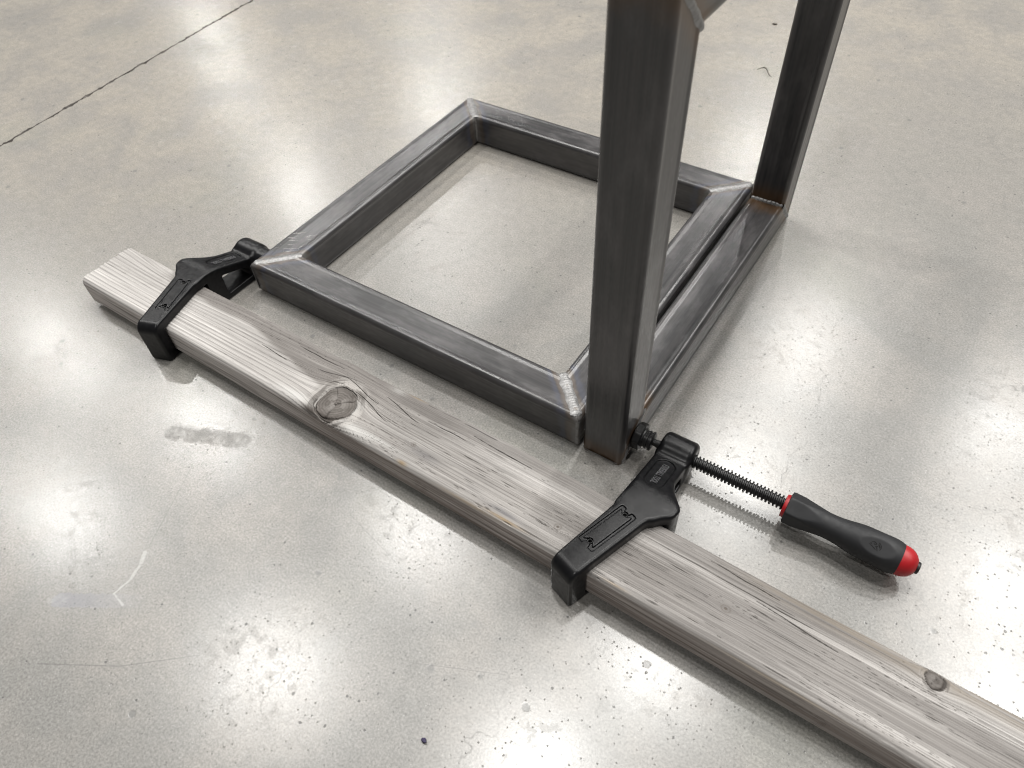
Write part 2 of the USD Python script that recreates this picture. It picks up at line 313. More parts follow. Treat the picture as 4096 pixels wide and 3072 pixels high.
def rail(name, parent, P0, along, inward, third, L, sign=1):
    P0, along, inward, third = (np.array(x, float) for x in (P0, along, inward, third)); tube_seed[0] += 1
    a, c = SEC.T; n = len(SEC)
    rings = [a + o for o in OFF] + [L - a - o for o in OFF[::-1]]; offs = np.concatenate([OFF, OFF[::-1]])
    l = np.array(rings); v = P0 + l[..., None] * along + a[None, :, None] * inward + c[None, :, None] * third
    nr = np.broadcast_to(SN[:, :1] * inward + SN[:, 1:] * third, v.shape)
    f = grid_faces(len(rings), n, True)
    f = np.vstack([f[:, [0, 1, 2]], f[:, [0, 2, 3]]])
    tc = np.stack([l + tube_seed[0] * 3.7, np.broadcast_to(PER, l.shape) + tube_seed[0] * 1.3, np.full(l.shape, tube_seed[0] * 2.0)], -1)
    ht = np.repeat(np.exp(-(offs / (.028 if sign > 0 else .040)) ** 1.3)[:, None], n, 1)
    V, N, TC, H = v.reshape(-1, 3), nr.reshape(-1, 3), tc.reshape(-1, 3), ht.ravel()
    for e, sgn in ((0, -1), (len(rings) - 1, 1)):          # closed ends
        k0 = len(V); ring = v[e]; V = np.vstack([V, ring, ring.mean(0)]); cap = sgn * (along * 1.0) ; N = np.vstack([N, np.repeat(cap[None], n + 1, 0)])
        TC = np.vstack([TC, tc[e], tc[e].mean(0)]); H = np.concatenate([H, np.ones(n + 1)]); i = np.arange(n)
        f = np.vstack([f, np.stack([k0 + n + i * 0, k0 + i, k0 + (i + 1) % n], 1)])
    tn = np.cross(V[f[:, 1]] - V[f[:, 0]], V[f[:, 2]] - V[f[:, 0]]); bad = (tn * N[f[:, 0]]).sum(1) < 0; f[bad] = f[bad][:, ::-1]
    o = obj(name, (V, f), M['steel'], parent, normals=N, tc=np.column_stack([TC[:, :2], sign * H]))
    return o
wseed = [0]
def bead(parent, A, B, nrm, w=.0034, h=.0013, rip=.35, pitch=.0036, name='weld_bead', side=None):
    A, B, nrm = (np.array(x, float) for x in (A, B, nrm)); wseed[0] += 1
    L = np.linalg.norm(B - A); d = (B - A) / L; side = np.cross(nrm, d); side /= np.linalg.norm(side); ns, nw = max(12, int(L / .0006)), 11
    s = np.linspace(0, L, ns); x = np.linspace(-1, 1, nw); S, X = np.meshgrid(s, x, indexing='ij')
    q = np.stack([S * 150, X * 1.5, X * 0 + wseed[0] * 7], -1)
    ww = w * (.85 + .30 * noise(np.stack([s * 120, s * 0, s * 0 + wseed[0] * 3], -1), 4))[:, None] * np.minimum(1, .45 + 14 * np.minimum(s, L - s) / L)[:, None]
    wave = ((S + .0016 * X ** 2) / pitch) % 1.0
    H = h * (1 - X ** 2) * (1 - rip * (1 - wave) ** 1.5 * .6 + .3 * (fbm(q, 3, 8) - .5)) - .0006 * X ** 2
    V = A + S[..., None] * d + (X * ww)[..., None] * side + (H * np.minimum(1, .2 + 25 * np.minimum(S, L - S) / L))[..., None] * nrm
    V += (.0006 * (fbm(np.stack([S * 90, X * 0, X * 0 + wseed[0]], -1), 2, 2) - .5))[..., None] * side
    f = grid_faces(ns, nw); f = np.vstack([f[:, [0, 1, 2]], f[:, [0, 2, 3]]])
    tn = np.cross(V.reshape(-1, 3)[f[:, 1]] - V.reshape(-1, 3)[f[:, 0]], V.reshape(-1, 3)[f[:, 2]] - V.reshape(-1, 3)[f[:, 0]])
    if (tn @ nrm).sum() < 0: f = f[:, ::-1]
    obj(name, (V.reshape(-1, 3), f), M['weld'], parent, smooth=True)

LX, LY = .5254, .5221
FA = thing('steel_frame', 'welded square frame of dark steel tube lying flat on the floor', 'metal frame')
rail('tube', FA, (0, 0, 0), (1, 0, 0), (0, 1, 0), (0, 0, 1), LX)
rail('tube', FA, (LX, 0, 0), (0, 1, 0), (-1, 0, 0), (0, 0, 1), LY)
rail('tube', FA, (LX, LY, 0), (-1, 0, 0), (0, -1, 0), (0, 0, 1), LX)
rail('tube', FA, (0, LY, 0), (0, -1, 0), (1, 0, 0), (0, 0, 1), LY)
r2 = 1 / math.sqrt(2); e = .0017
for (cx, cy), (ix, iy) in (((0, 0), (1, 1)), ((LX, 0), (-1, 1)), ((LX, LY), (-1, -1)), ((0, LY), (1, -1))):
    O = np.array([cx, cy, 0]); I = np.array([ix, iy, 0.])
    bead(FA, O + I * .0045 + (0, 0, T - .0002), O + I * (T + .0005) + (0, 0, T - .0002), (0, 0, 1), w=.0058 if (cx, cy) == (0, 0) else .0068, h=.0010 if (cx, cy) == (0, 0) else .0016)
    bead(FA, O + I * (T - .0004) + (0, 0, T - .003), O + I * (T - .0004) + (0, 0, .004), I * r2, w=.0036, h=.0016)
    bead(FA, O + I * e * .35 + (0, 0, T - .004), O + I * e * .35 + (0, 0, .004), -I * r2, w=.0028, h=.0012)
GX, BY0, BY1, HZ = .5303, .0013, .5368, .4702 + T
FB = thing('steel_frame', 'welded square frame of dark steel tube standing upright on one edge', 'metal frame', (GX, BY0, 0))
X1 = GX + T; W = BY1 - BY0
rail('tube', FB, (GX, BY0, 0), (0, 1, 0), (0, 0, 1), (1, 0, 0), W, -1)
rail('tube', FB, (GX, BY0, 0), (0, 0, 1), (0, 1, 0), (1, 0, 0), HZ, -1)
rail('tube', FB, (GX, BY1, 0), (0, 0, 1), (0, -1, 0), (1, 0, 0), HZ, -1)
rail('tube', FB, (GX, BY0, HZ), (0, 1, 0), (0, 0, -1), (1, 0, 0), W, -1)
for (cy, cz), (iy, iz) in (((BY0, 0), (1, 1)), ((BY1, 0), (-1, 1)), ((BY0, HZ), (1, -1)), ((BY1, HZ), (-1, -1))):
    O = np.array([0, cy, cz]); I = np.array([0, iy, iz], float)
    bead(FB, O + I * .004 + (X1 - .0002, 0, 0), O + I * (T + .001) + (X1 - .0002, 0, 0), (1, 0, 0), w=.0040, h=.0016)
    bead(FB, O + I * .004 + (GX + .0002, 0, 0), O + I * T + (GX + .0002, 0, 0), (-1, 0, 0), w=.003, h=.001)
    bead(FB, O + I * (T - .0006) + (GX + .002, 0, 0), O + I * (T - .0006) + (X1 - .002, 0, 0), I * r2, w=.0058, h=.0030, pitch=.006)
    bead(FB, O + I * .0012 + (GX + .004, 0, 0), O + I * .0012 + (X1 - .004, 0, 0), -I * r2, w=.0026, h=.0009)
# grinding scratches and spatter on the flat frame's left corner
rs = random.Random(3)
for k in range(16):
    x, y, a = rs.uniform(.004, .036), rs.uniform(.040, .085), rs.uniform(.35, .85); l = rs.uniform(.006, .022)
    d = np.array([math.cos(a), math.sin(a), 0]); n = np.array([-d[1], d[0], 0]) * rs.uniform(.00012, .00028); p = np.array([x, y, T + .00006])
    q = p + d * l
    if q[0] > T - .008 or q[0] < .004: q = p + d * .5 * l
    obj('scratch', (np.array([p, p + d * .3 * l - n + (0, 0, .00006), q, p + d * .3 * l + n + (0, 0, .00006)]), np.array([[0, 1, 2], [0, 2, 3]])), M['scratch'], FA)
for k in range(7):
    x = rs.uniform(.008, .042); y = rs.uniform(x + .004, .058); s = trimesh.creation.icosphere(1, rs.uniform(.0004, .0007)); s.apply_translation((x, y, T + .0001)); obj('spatter', s, M['weld'], FA)

# ------------------------------------------------------------------ weathered board
BTH = -.0108; BO = np.array([-.1835, -.1440]); BW = .0845; BZ0, BZ1 = .0070, .0472; BL = 1.52; BR = .0080
KN = [(.4578, .0240, .0240, .0240), (1.1046, .0731, .0082, .0086), (.7577, .0254, .0042, .0040), (.9314, .0364, .0050, .0040), (.5709, .0266, .0035, .003), (.116, .0930, .034, .024)]
def build_board():
    # outline of the cross-section: from under the near edge, over the top, to under the far edge
    pts = [np.array([[.030, BZ0]])]
    RB = .0030
    def arc(cy, cz, a0, a1, n, R=BR): w = np.linspace(a0, a1, n); return np.stack([cy + R * np.cos(w), cz + R * np.sin(w)], 1)
    pts += [np.array([[.018, BZ0]]), arc(RB, BZ0 + RB, -math.pi/2, -math.pi, 7, RB)]
    pts += [np.stack([np.zeros(38), np.linspace(BZ0 + RB, BZ1 - BR, 40)[1:-1]], 1), arc(BR, BZ1 - BR, math.pi, math.pi/2, 17)]
    pts += [np.stack([np.linspace(BR, BW - BR, 176)[1:-1], np.full(174, BZ1)], 1), arc(BW - BR, BZ1 - BR, math.pi/2, 0, 13)]
    pts += [np.stack([np.full(10, BW), np.linspace(BZ1 - BR, BZ0 + RB, 12)[1:-1]], 1), arc(BW - RB, BZ0 + RB, 0, -math.pi/2, 5, RB), np.array([[BW - .018, BZ0]])]
    S = np.vstack(pts); n = len(S)
    per = np.concatenate([[0], np.cumsum(np.linalg.norm(np.diff(S, axis=0), axis=1))])
    tan = np.gradient(S, axis=0); tan /= np.linalg.norm(tan, axis=1, keepdims=True) + 1e-9; SNn = np.stack([-tan[:, 1], tan[:, 0]], 1)
    SNn *= np.sign((SNn * (S - [BW/2, (BZ0+BZ1)/2])).sum(1, keepdims=True) + 1e-9)
    per0 = np.interp(.5, [0, 1], [per[np.argmin(abs(S[:, 0] - 0) + abs(S[:, 1] - BZ1 + BR))], per[np.argmin(abs(S[:, 0] - BR) + abs(S[:, 1] - BZ1))]])
    vv = per - per0                                   # distance across the grain; about the same as v on the top, below zero on the near edge
    us = np.concatenate([[0, .0004, .0012], np.arange(.002, 1.285, .00085), [1.34, 1.42, BL]])
    U, V = np.meshgrid(us, vv, indexing='ij')
    top = sstep(V, -.010, .002)
    psi = V + .0022 * (fbm(np.stack([U * 4, V * 12, U * 0], -1), 3, 1) - .5) * 2 + .006 * (noise(np.stack([U * 2.2, U * 0, U * 0], -1), 5) - .5)
    knot = np.zeros_like(U); near = np.zeros_like(U)
    for k, (ku, kv, ru, rv) in enumerate(KN):
        du, dv = (U - ku), (V - kv); jit = 1 + .16 * (fbm(np.stack([np.arctan2(dv / rv, du / ru) * 1.2 + 9, U * 0 + k * 5, U * 0], -1), 3, 3) - .5)
        rr = np.sqrt((du / ru) ** 2 + (dv / rv) ** 2) / jit
        el = np.sqrt((du / (ru * (1.75 if k == 0 else 2.4))) ** 2 + (dv / (rv * 1.05)) ** 2)
        psi = psi - dv * .90 / (1 + el ** 4)
        knot = np.maximum(knot, np.where(k < 2, sstep(rr, 1.02, .95), .75 * sstep(rr, 1.25, .5)) if k < 5 else 0); near = np.maximum(near, np.exp(-np.maximum(rr - 1, 0) ** 2 * (1.5 if k < 2 else 3)) * (1 if k < 5 else .35))
    wv = psi * 1000
    # growth rings: broad and pale near the left end, tight further on
    vb = np.where(U < .27, .062, .062 - .19 * (U - .27)) + .008 * (fbm(np.stack([U * 14, V * 50, U * 0], -1), 3, 61) - .5); left = np.clip(sstep(vb - V, -.004, .004) * sstep(U, .435, .415) + sstep(U, .16, .08), 0, 1)
    fr = 1 / 4.6 * left + 1 / 2.9 * (1 - left)
    ph = wv / 5.6 + .55 * noise(np.stack([wv / 7, U * 1.5, U * 0 + 2], -1), 9) + .25 * fbm(np.stack([U * 9, wv / 3, U * 0], -1), 2, 6)
    ph2 = wv / 2.1 + .8 * noise(np.stack([wv / 5, U * 2, U * 0 + 5], -1), 19)
    saw = lambda p: (lambda f: sstep(f, .35, .90) * sstep(f, 1.0, .93))(p - np.floor(p))
    ring = saw(ph) * left + (.55 * saw(ph2) + .45 * saw(ph)) * (1 - left)
    fib = fbm(np.stack([U * 11, wv * 1.3, U * 0], -1), 3, 11); fib2 = fbm(np.stack([U * 7, wv * .45, U * 0], -1), 3, 12)
    rid = 1 - 2 * abs(fbm(np.stack([U * 1.7, wv * .75, U * 0 + 4], -1), 2, 21) - .5)
    crack = sstep(rid, .972, .995) * sstep(fbm(np.stack([U * 1.6, wv * .25, U * 0], -1), 2, 25), .50, .60) * (.35 + .65 * (1 - left))
    pat = fbm(np.stack([U * 6, V * 30, U * 0], -1), 4, 31); pat2 = fbm(np.stack([U * 18, V * 60, U * 0 + 3], -1), 3, 33)
    C = lambda r, g_, b: np.array([r, g_, b])
    lerp = lambda a, b, t: a + (b - a) * t[..., None]
    pale, mid, dark = C(.68, .652, .63), C(.385, .362, .344), C(.175, .158, .148)
    br = np.clip(.46 + 1.5 * (pat - .5) + .8 * (fib2 - .5) + .50 * left * top - .42 * (1 - left) * sstep(U, .62, .40), 0, 1)
    br = np.clip(br + .22 * sstep(U, .75, 1.0) * sstep(V, .070, .055), 0, 1)
    br = np.clip(br - .16 * sstep(U, .30, .46) * sstep(U, .95, .75), 0, 1); col = lerp(np.broadcast_to(mid, (*U.shape, 3)), pale, br)
    col = lerp(col, dark, .55 * sstep(fbm(np.stack([U * 3.2, V * 42, U * 0 + 6], -1), 3, 81), .54, .70) * (1 - .6 * left))
    col = lerp(col, dark, np.clip(ring * (.50 - .20 * left) * (1 - .5 * sstep(U, .46, .54) * sstep(.86 - U, 0, .1)) + .16 * sstep(.62 - fib, .0, .22), 0, .8))
    col *= (1 + .42 * (fib - .5))[..., None]
    # near edge: browner and darker, paler again towards the left end
    edge = sstep(V, -.001, -.006)
    ecol = lerp(np.broadcast_to(C(.375, .318, .290), (*U.shape, 3)), C(.76, .71, .685), np.clip(.15 + 1.1 * (fib2 - .38) + .9 * sstep(U, .50, .28), 0, 1)) * (1 + .75 * (fib - .5) + .4 * (fib2 - .5))[..., None]
    ecol = lerp(ecol, C(.13, .105, .09), .5 * sstep(fbm(np.stack([U * 10, wv * .3, U * 0 + 8], -1), 3, 52), .56, .70))
    col = lerp(col, ecol, edge)
    # brown far strip and tan rubbed spots
    col = lerp(col, C(.27, .225, .175), .65 * sstep(V, .062, .078) * sstep(U, .88, 1.02) * sstep(fib2, .3, .6))
    spot = lambda u0, v0, a, b: np.exp(-(((U - u0) / a) ** 2 + ((V - v0) / b) ** 2))
    col = lerp(col, C(.46, .33, .185), np.clip(.8 * spot(.5745, .0012, .006, .003) * sstep(pat2, .35, .5) + .75 * spot(.708, .0032, .020, .0016) + .45 * spot(.662, -.001, .035, .002) + .5 * spot(.5330, .0800, .010, .0022) + .35 * spot(1.0, -.0015, .06, .0015) + .45 * spot(.835, .002, .012, .0012), 0, 1))
    col = lerp(col, C(.16, .155, .165), np.clip(.75 * spot(.705, .0095, .022, .0035) * sstep(fib, .35, .6) + .45 * spot(.63, .016, .03, .006) * sstep(pat2, .4, .6) + .45 * spot(.59, .022, .02, .006), 0, 1))
    col = lerp(col, C(.70, .69, .67), np.clip(.35 * spot(.5075, .0770, .010, .005) * sstep(pat2, .45, .55) + .6 * spot(.535, .010, .030, .0035) * sstep(fib, .4, .6) + .75 * spot(.405, .0085, .030, .005) + .7 * spot(.500, .006, .024, .006) + .6 * spot(.4835, .030, .006, .012), 0, 1))
    # knots: end grain with rings, radial checks and a dark seam round them
    dis = np.zeros_like(U)
    for k, (ku, kv, ru, rv) in enumerate(KN[:5]):
        du, dv = (U - ku) / ru, (V - kv) / rv; an = np.arctan2(dv, du); jit = 1 + .26 * (fbm(np.stack([np.cos(an) * 1.7 + 9, np.sin(an) * 1.7 + k * 5, U * 0], -1), 3, 3) - .5)
        rr = np.sqrt(du ** 2 + dv ** 2) / jit; ins = sstep(rr, 1.0, .94)
        kr = .5 + .5 * np.sin(rr * (44 if k == 0 else 12) + 2 * noise(np.stack([du * 3, dv * 3, U * 0], -1), 7)); kc = lerp(np.broadcast_to(C(.085, .073, .065), (*U.shape, 3)), C(.30, .275, .256), np.clip(.12 + .45 * kr * fbm(np.stack([U*300, V*300, U*0], -1), 3, 4) + .5 * (fbm(np.stack([U * 120, V * 120, U * 0], -1), 3, 44) - .4), 0, 1))
        if k < 2:
            col = lerp(col, kc, ins)
            chk = np.zeros_like(U)
            for a0, w, ra, rb in (((.71, .020, .03, .97), (-1.44, .026, .03, 1.0), (2.24, .009, .15, .9), (-2.08, .014, .03, .45)) if k == 0 else ((.9, .03, .1, .8), (-2.0, .03, .1, .7))):
                wob = .10 * (noise(np.stack([rr * 5, U * 0 + a0 * 3, U * 0], -1), 8) - .5); da = abs((an - a0 - wob + np.pi) % (2 * np.pi) - np.pi) * rr
                chk = np.maximum(chk, sstep(da, w * 2.0, w * .7) * (rr > ra) * (rr < rb) * (np.cos(an - a0) > 0))
            seamw = (.018 + .17 * np.clip(np.cos(an + 1.15), 0, 1) ** 5 + .11 * np.clip(np.cos(an + 2.75), 0, 1) ** 5) if k == 0 else (.07 + .10 * np.clip(np.cos(an + .4), 0, 1) ** 2)
            seamw = seamw * (.6 + .8 * fbm(np.stack([U * 500, V * 500, U * 0], -1), 2, 90)); seam = sstep(abs(rr - 1.0), seamw, seamw * .5)
            col = lerp(col, C(.030, .024, .020), np.clip(seam * .95 + chk * .7, 0, 1)); dis -= .0016 * seam + .0010 * chk
            col = lerp(col, C(.16, .145, .132), .45 * sstep(rr, 1.75, 1.05) * (1 - ins) * sstep(pat2, .45, .6))
            sw = fbm(np.stack([rr * 7, np.cos(an) * 1.2 + 5, np.sin(an) * 1.2 + k], -1), 3, 95); around = sstep(rr, 1.75, 1.25) * (1 - ins) * top
            col = lerp(col, C(.56, .53, .505), .75 * around * sstep(sw, .52, .64)); col = lerp(col, C(.15, .135, .124), .65 * around * sstep(.52 - sw, .04, .16))
            col = lerp(col, C(.12, .105, .095), .55 * sstep(rr, .62, .98) * ins * sstep(pat2, .40, .55)); col = lerp(col, C(.38, .355, .335), .5 * ins * sstep(.8 - rr, 0, .6) * sstep(fbm(np.stack([U * 160, V * 160, U * 0], -1), 3, 97), .46, .62))
            dis += ins * .0009 * (fbm(np.stack([U * 240, V * 240, U * 0], -1), 3, 98) - .62)
            dis += .0010 * np.exp(-np.maximum(rr - 1, 0) * 3) * (rr > 1) * top
        else:
            rr2 = rr; col = lerp(col, C(.17, .145, .125), np.clip(.75 * (.5 + .5 * np.sin(rr * 9)) * sstep(rr, 1.5, .4) + .6 * sstep(rr, .35, .1), 0, 1)); dis -= .0005 * sstep(rr, .5, .1)
    blot = spot(.435, .0005, .030, .006) * sstep(pat2, .40, .55) + .5 * spot(.436, .044, .012, .010) * sstep(pat2, .35, .55)
    col = lerp(col, C(.09, .075, .065), np.clip(.85 * blot, 0, 1))
    col = lerp(col, C(.060, .053, .047), np.clip(.42 * crack * (1 - knot) * (1 - .6 * edge), 0, .95))
    # hand-placed long checks, drawn along the grain
    for (u0, u1, v0, v1) in ((.31, .36, .045, .043), (.40, .455, .052, .062), (.44, .50, .060, .050), (.465, .53, .049, .035), (.50, .56, .062, .052), (.56, .63, .060, .0585), (.62, .70, .068, .066), (.35, .43, .068, .068), (.43, .447, .047, .051), (.735, .748, .0205, .020), (.90, .97, .072, .070), (.95, 1.03, .058, .052), (.55, .66, .078, .0765)):
        t = np.clip((U - u0) / (u1 - u0), 0, 1); vc = v0 + (v1 - v0) * sstep(t, 0, 1) + .0010 * (noise(np.stack([U * 60, U * 0 + v0 * 400, U * 0], -1), 2) - .5)
        ins = (U > u0) & (U < u1); w = .00055 * np.sin(np.pi * t) ** .5 + 1e-5; ck = ins * sstep(abs(V - vc), w, w * .4)
        col = lerp(col, C(.035, .03, .027), .9 * ck); dis -= .0010 * ck
    fj = ((abs(U - .600) < .0085) | (abs(U - 1.0385) < .0055)) & (V < -.013) & (V > -.034); fz = abs(((V * 1000 + (U - .6) * 60) / 3.1) % 1 - .5)
    col = lerp(col, C(.10, .08, .068), .7 * fj * sstep(fz, .12, .05))
    dis += (-.00042 * ring - .0011 * crack + .00030 * (fib - .5) + .0007 * (pat - .5) + .0006 * (pat2 - .5)) * (1 - .7 * knot)
    # ragged left end
    Y = S[:, 0][None, :] + sstep(S[:, 0], .03, BW)[None, :] * (.0015 + .0030 * np.exp(-((U - .66) / .11) ** 2) + .0016 * (noise(np.stack([U * 28, U * 0, U * 0], -1), 4) - .5)) * sstep(U, .1, .4) * sstep(U, 1.0, .85) + dis * SNn[:, 0]; Z = S[:, 1][None, :] + dis * SNn[:, 1] * (S[:, 1] > BZ0 + .001)
    Ux = U + np.where(U < .0015, 1, 0) * (.0022 * (fbm(np.stack([U * 0, V * 260, U * 0], -1), 3, 71) - .5) * 2 - .0009 * ring) - .0005
    Ux = np.where(U > 1.4, U, Ux)
    c, s = math.cos(BTH), math.sin(BTH)
    P = np.stack([BO[0] + c * Ux - s * Y, BO[1] + s * Ux + c * Y, Z], -1)
    f = grid_faces(len(us), n)[:, ::-1]; f = np.vstack([f[:, [0, 1, 2]], f[:, [0, 2, 3]]])
    ff = [f]; V_ = P.reshape(-1, 3); Cc = np.clip(col, .01, .95).reshape(-1, 3); TC = np.stack([U, V, U * 0 + 1], -1).reshape(-1, 3)
    i = np.arange(len(us) - 1); ff.append(np.stack([i*n, (i+1)*n, (i+1)*n + n-1], 1)); ff.append(np.stack([i*n, (i+1)*n + n-1, i*n + n-1], 1))   # underside
    for e_ in (0, len(us) - 1):
        k0 = len(V_); V_ = np.vstack([V_, P[e_], P[e_].mean(0)]); ec = np.array([.33, .29, .25]); Cc = np.vstack([Cc, np.repeat(ec[None], n + 1, 0)]); TC = np.vstack([TC, np.repeat(TC[e_*n][None], n + 1, 0)])
        j = np.arange(n); t = np.stack([k0 + n + j*0, k0 + j, k0 + (j + 1) % n], 1); ff.append(t if e_ else t[:, ::-1])
    F = np.vstack(ff)
    b = thing('wooden_board', 'long weathered grey wooden board with a large dark-ringed knot, lying through both clamp jaws', 'wooden board', (BO[0], BO[1], BZ0))
    obj('plank', (V_, F), M['wood'], b, smooth=50 if False else True, col=Cc, tc=TC)
build_board()

# ------------------------------------------------------------------ clamp jaws
AX_Y, AX_Z = .0335, .0265                               # the screw's axis
JC, JS = .9457, .3256
def jaw_body(parent, xc, sg, yo, fixed):
    def board_y(X): x = xc + sg * X; return BO[1] + (x - BO[0]) * BTH
    def plan_poly(X, y):
        P = [(.0195, -.0760), (.0372, -.0640), (.0395, -.0490), (.0272, -.0330), (.0165, -.0200), (0, -.0200), (0, -.0760)]
        d = None
        for (ax, ay), (bx_, by_) in zip(P, P[1:] + P[:1]):
            ex, ey = bx_ - ax, by_ - ay; L = math.hypot(ex, ey); q = ((X - ax) * ey - (y - ay) * ex) / L
            d = q if d is None else smax(d, q, .004)
        return d
    def slope(y, z): return (z - .0612 + .36 * (y + .050)) / 1.063
    def f(X, y, z):
        y = y - yo
        pb, ps = X * JC - JS * (y + .07), X * JS + JC * (y + .07)
        st = smax(smax(pb - .0195, -(pb + .0178 + .07 * np.minimum(ps, 0)), .003), ps - .012, .004)
        arm = smax(np.abs(X + .0003) - .0182, np.maximum(y - .036, -.072 - y), .003)
        pl = smin(smin(st, arm, .010), plan_poly(X, y), .010)
        q1, q2 = -.1035 - ps + .013, z - .0612 + .013
        prof = np.hypot(np.maximum(q1, 0), np.maximum(q2, 0)) + np.minimum(np.maximum(q1, q2), 0) - .013
        leg = smax(pl, prof, .0045); leg = smax(leg, slope(y, z), .0045)
        hy, hz = y + yo - AX_Y, z - AX_Z
        head = smax(np.hypot(hy, hz) - .0192, np.abs(X - .0005) - .0197, .007)
        d = smin(leg, head, .006)
        if fixed:
            d = smin(d, smax(np.hypot(hy, hz) - .0168, np.maximum(X, -.0375 - X), .004), .004)
        d = smax(d, .0006 - z, .0025)
        by = board_y(X); cav = np.maximum(np.maximum(by - .0007 - (y + yo), y + yo - by - BW - .0022), np.maximum(.0066 - z, z - BZ1 - .0008))
        d = smax(d, -cav, .0012)
        # window through the arm's web
        w = smax(smax(-.0360 - y, .0095 - z, .004), smax((z - .0400 + .36 * (y + .03)) / 1.06, (y - .010 + .25 * (z - .0095)) / 1.03, .004), .004)
        d = smax(d, -w, .002)
        # oblong recess with the lettering
        o = np.hypot(X, np.maximum(np.abs(y + .0145) - .0140, 0)) - .0108
        d = smax(d, -smax(o, -(slope(y, z) + .0019), .0012), .0012)
        # framed panel on the strap, notched at both ends where the two set screws sit
        r0 = smax(np.abs(pb - .0002) - .0086, np.abs(ps + .0389) - .0278, .003)
        r0 = smax(r0, -(np.hypot(pb, ps + .0110) - .0050), .002); r0 = smax(r0, -(np.hypot(pb, ps + .0668) - .0050), .002)
        d = smax(d, -smax(np.abs(r0) - .0014, .0595 - z, .0008), .0010)
        hol = np.minimum(np.hypot(pb, ps + .0155), np.hypot(pb, ps + .0612)) - .0030
        d = smax(d, -np.maximum(hol, .054 - z), .0006)
        if not fixed: d = smax(d, -np.maximum(np.hypot(hy, hz) - .0074, -.03 - X), .0008)
        return d
    P, F, N = surface_nets(f, (-.056, -.186, -.0006), (.046, .062, .0640), .00078)
    W_ = P.copy(); W_[:, 0] = xc + sg * P[:, 0]; Nn = N.copy(); Nn[:, 0] *= sg
    if sg < 0: F = F[:, ::-1]
    obj('jaw', (W_, F), M['black'], parent, normals=Nn)
    # raised lettering, read from the head down to the board
    t = meshkit.text_mesh('FIREBALL TOOL', .006, depth=.0010, bold=True); b = t.bounds
    t.apply_translation([-(b[0, 0] + b[1, 0]) / 2, -(b[0, 1] + b[1, 1]) / 2, 0]); t.apply_scale([.0375 / (b[1, 0] - b[0, 0]), .0072 / (b[1, 1] - b[0, 1]), 1])
    v = np.array(t.vertices); yy = -.0145 - v[:, 0] / 1.063; xx = xc + v[:, 1]; zz = .0612 - .36 * (yy + .050) - .0019 * 1.063 + v[:, 2] * .95 - .0002
    obj('lettering', (np.stack([xx, yy + yo, zz], 1), t.faces), M['letter'], parent)
    for ps in (-.0155, -.0612):                        # threaded set screws in the notches
        a = np.linspace(0, 2 * np.pi * 4, 70); pb_ = .00235 * np.cos(a); pq = ps + .00235 * np.sin(a)
        X, y = pb_ * JC + pq * JS, -pb_ * JS + pq * JC - .07
        obj('screw_thread', tube(np.stack([xc + sg * X, y + yo, .0560 + a / (2 * np.pi * 4) * .0036], 1), .0005, 6), M['blackscrew'], parent, smooth=True)
JL = thing('clamp_jaw', 'black cast clamp jaw near the board end, its head behind the frame corner', 'clamp', (-.041, -.07, 0))
jaw_body(JL, -.041, -1, .003, True)
obj('pad', lathe_x([-.0045, -.0040, -.0012, -.0006], [.0150, .0156, .0156, .0150], AX_Y, AX_Z), M['blackscrew'], JL, smooth=30)
JR = thing('screw_clamp', 'black cast clamp jaw with threaded spindle and dark red-tipped handle', 'clamp', (.632, -.07, 0))
jaw_body(JR, .632, 1, 0, False)
def spindle():
    x = np.arange(.6475, .7575, .00022); n = 44; th = np.arange(n) * 2 * np.pi / n; X, Tt = np.meshgrid(x, th, indexing='ij')
    ph = (X / .00405 - Tt / (2 * np.pi)) % 1; tri = np.abs(ph - .5) * 2; R = .0053 + .0024 * sstep(tri, .42, .66)
    v = np.stack([X, AX_Y + R * np.cos(Tt), AX_Z + R * np.sin(Tt)], -1).reshape(-1, 3); f = grid_faces(len(x), n, True)
    return v, np.vstack([f[:, [0, 1, 2]], f[:, [0, 2, 3]]])
sp = obj('spindle', spindle(), M['blackscrew'], JR, smooth=True)
xs, rs_ = np.array([(.6005, .0050), (.6020, .0042), (.6060, .0040), (.6085, .0046), (.6150, .0052), (.6152, .0)]).T
obj('spindle_neck', lathe_x(xs, rs_, AX_Y, AX_Z, 32), M['blackscrew'], sp, smooth=30)
def octa(X, Tt, R): return np.where(R > .0138, np.minimum(R, R * .955 / np.cos((Tt + .3) % (np.pi / 4) - np.pi / 8)), R)
pad = [(.5816, .0120), (.5818, .0152), (.5826, .0160), (.5900, .0160), (.5908, .0152), (.5910, .0112), (.5925, .0108), (.5930, .0098), (.5950, .0098), (.5955, .0106), (.5975, .0106), (.5980, .0094), (.5998, .0094), (.6002, .0112), (.6022, .0112), (.6028, .0098), (.6034, .0050)]
obj('swivel_pad', lathe_x(*np.array(pad).T, AX_Y, AX_Z, 64, octa), M['blackscrew'], JR, smooth=28)
HY, HZ0 = .0315, .0262; TH0 = math.radians(119)
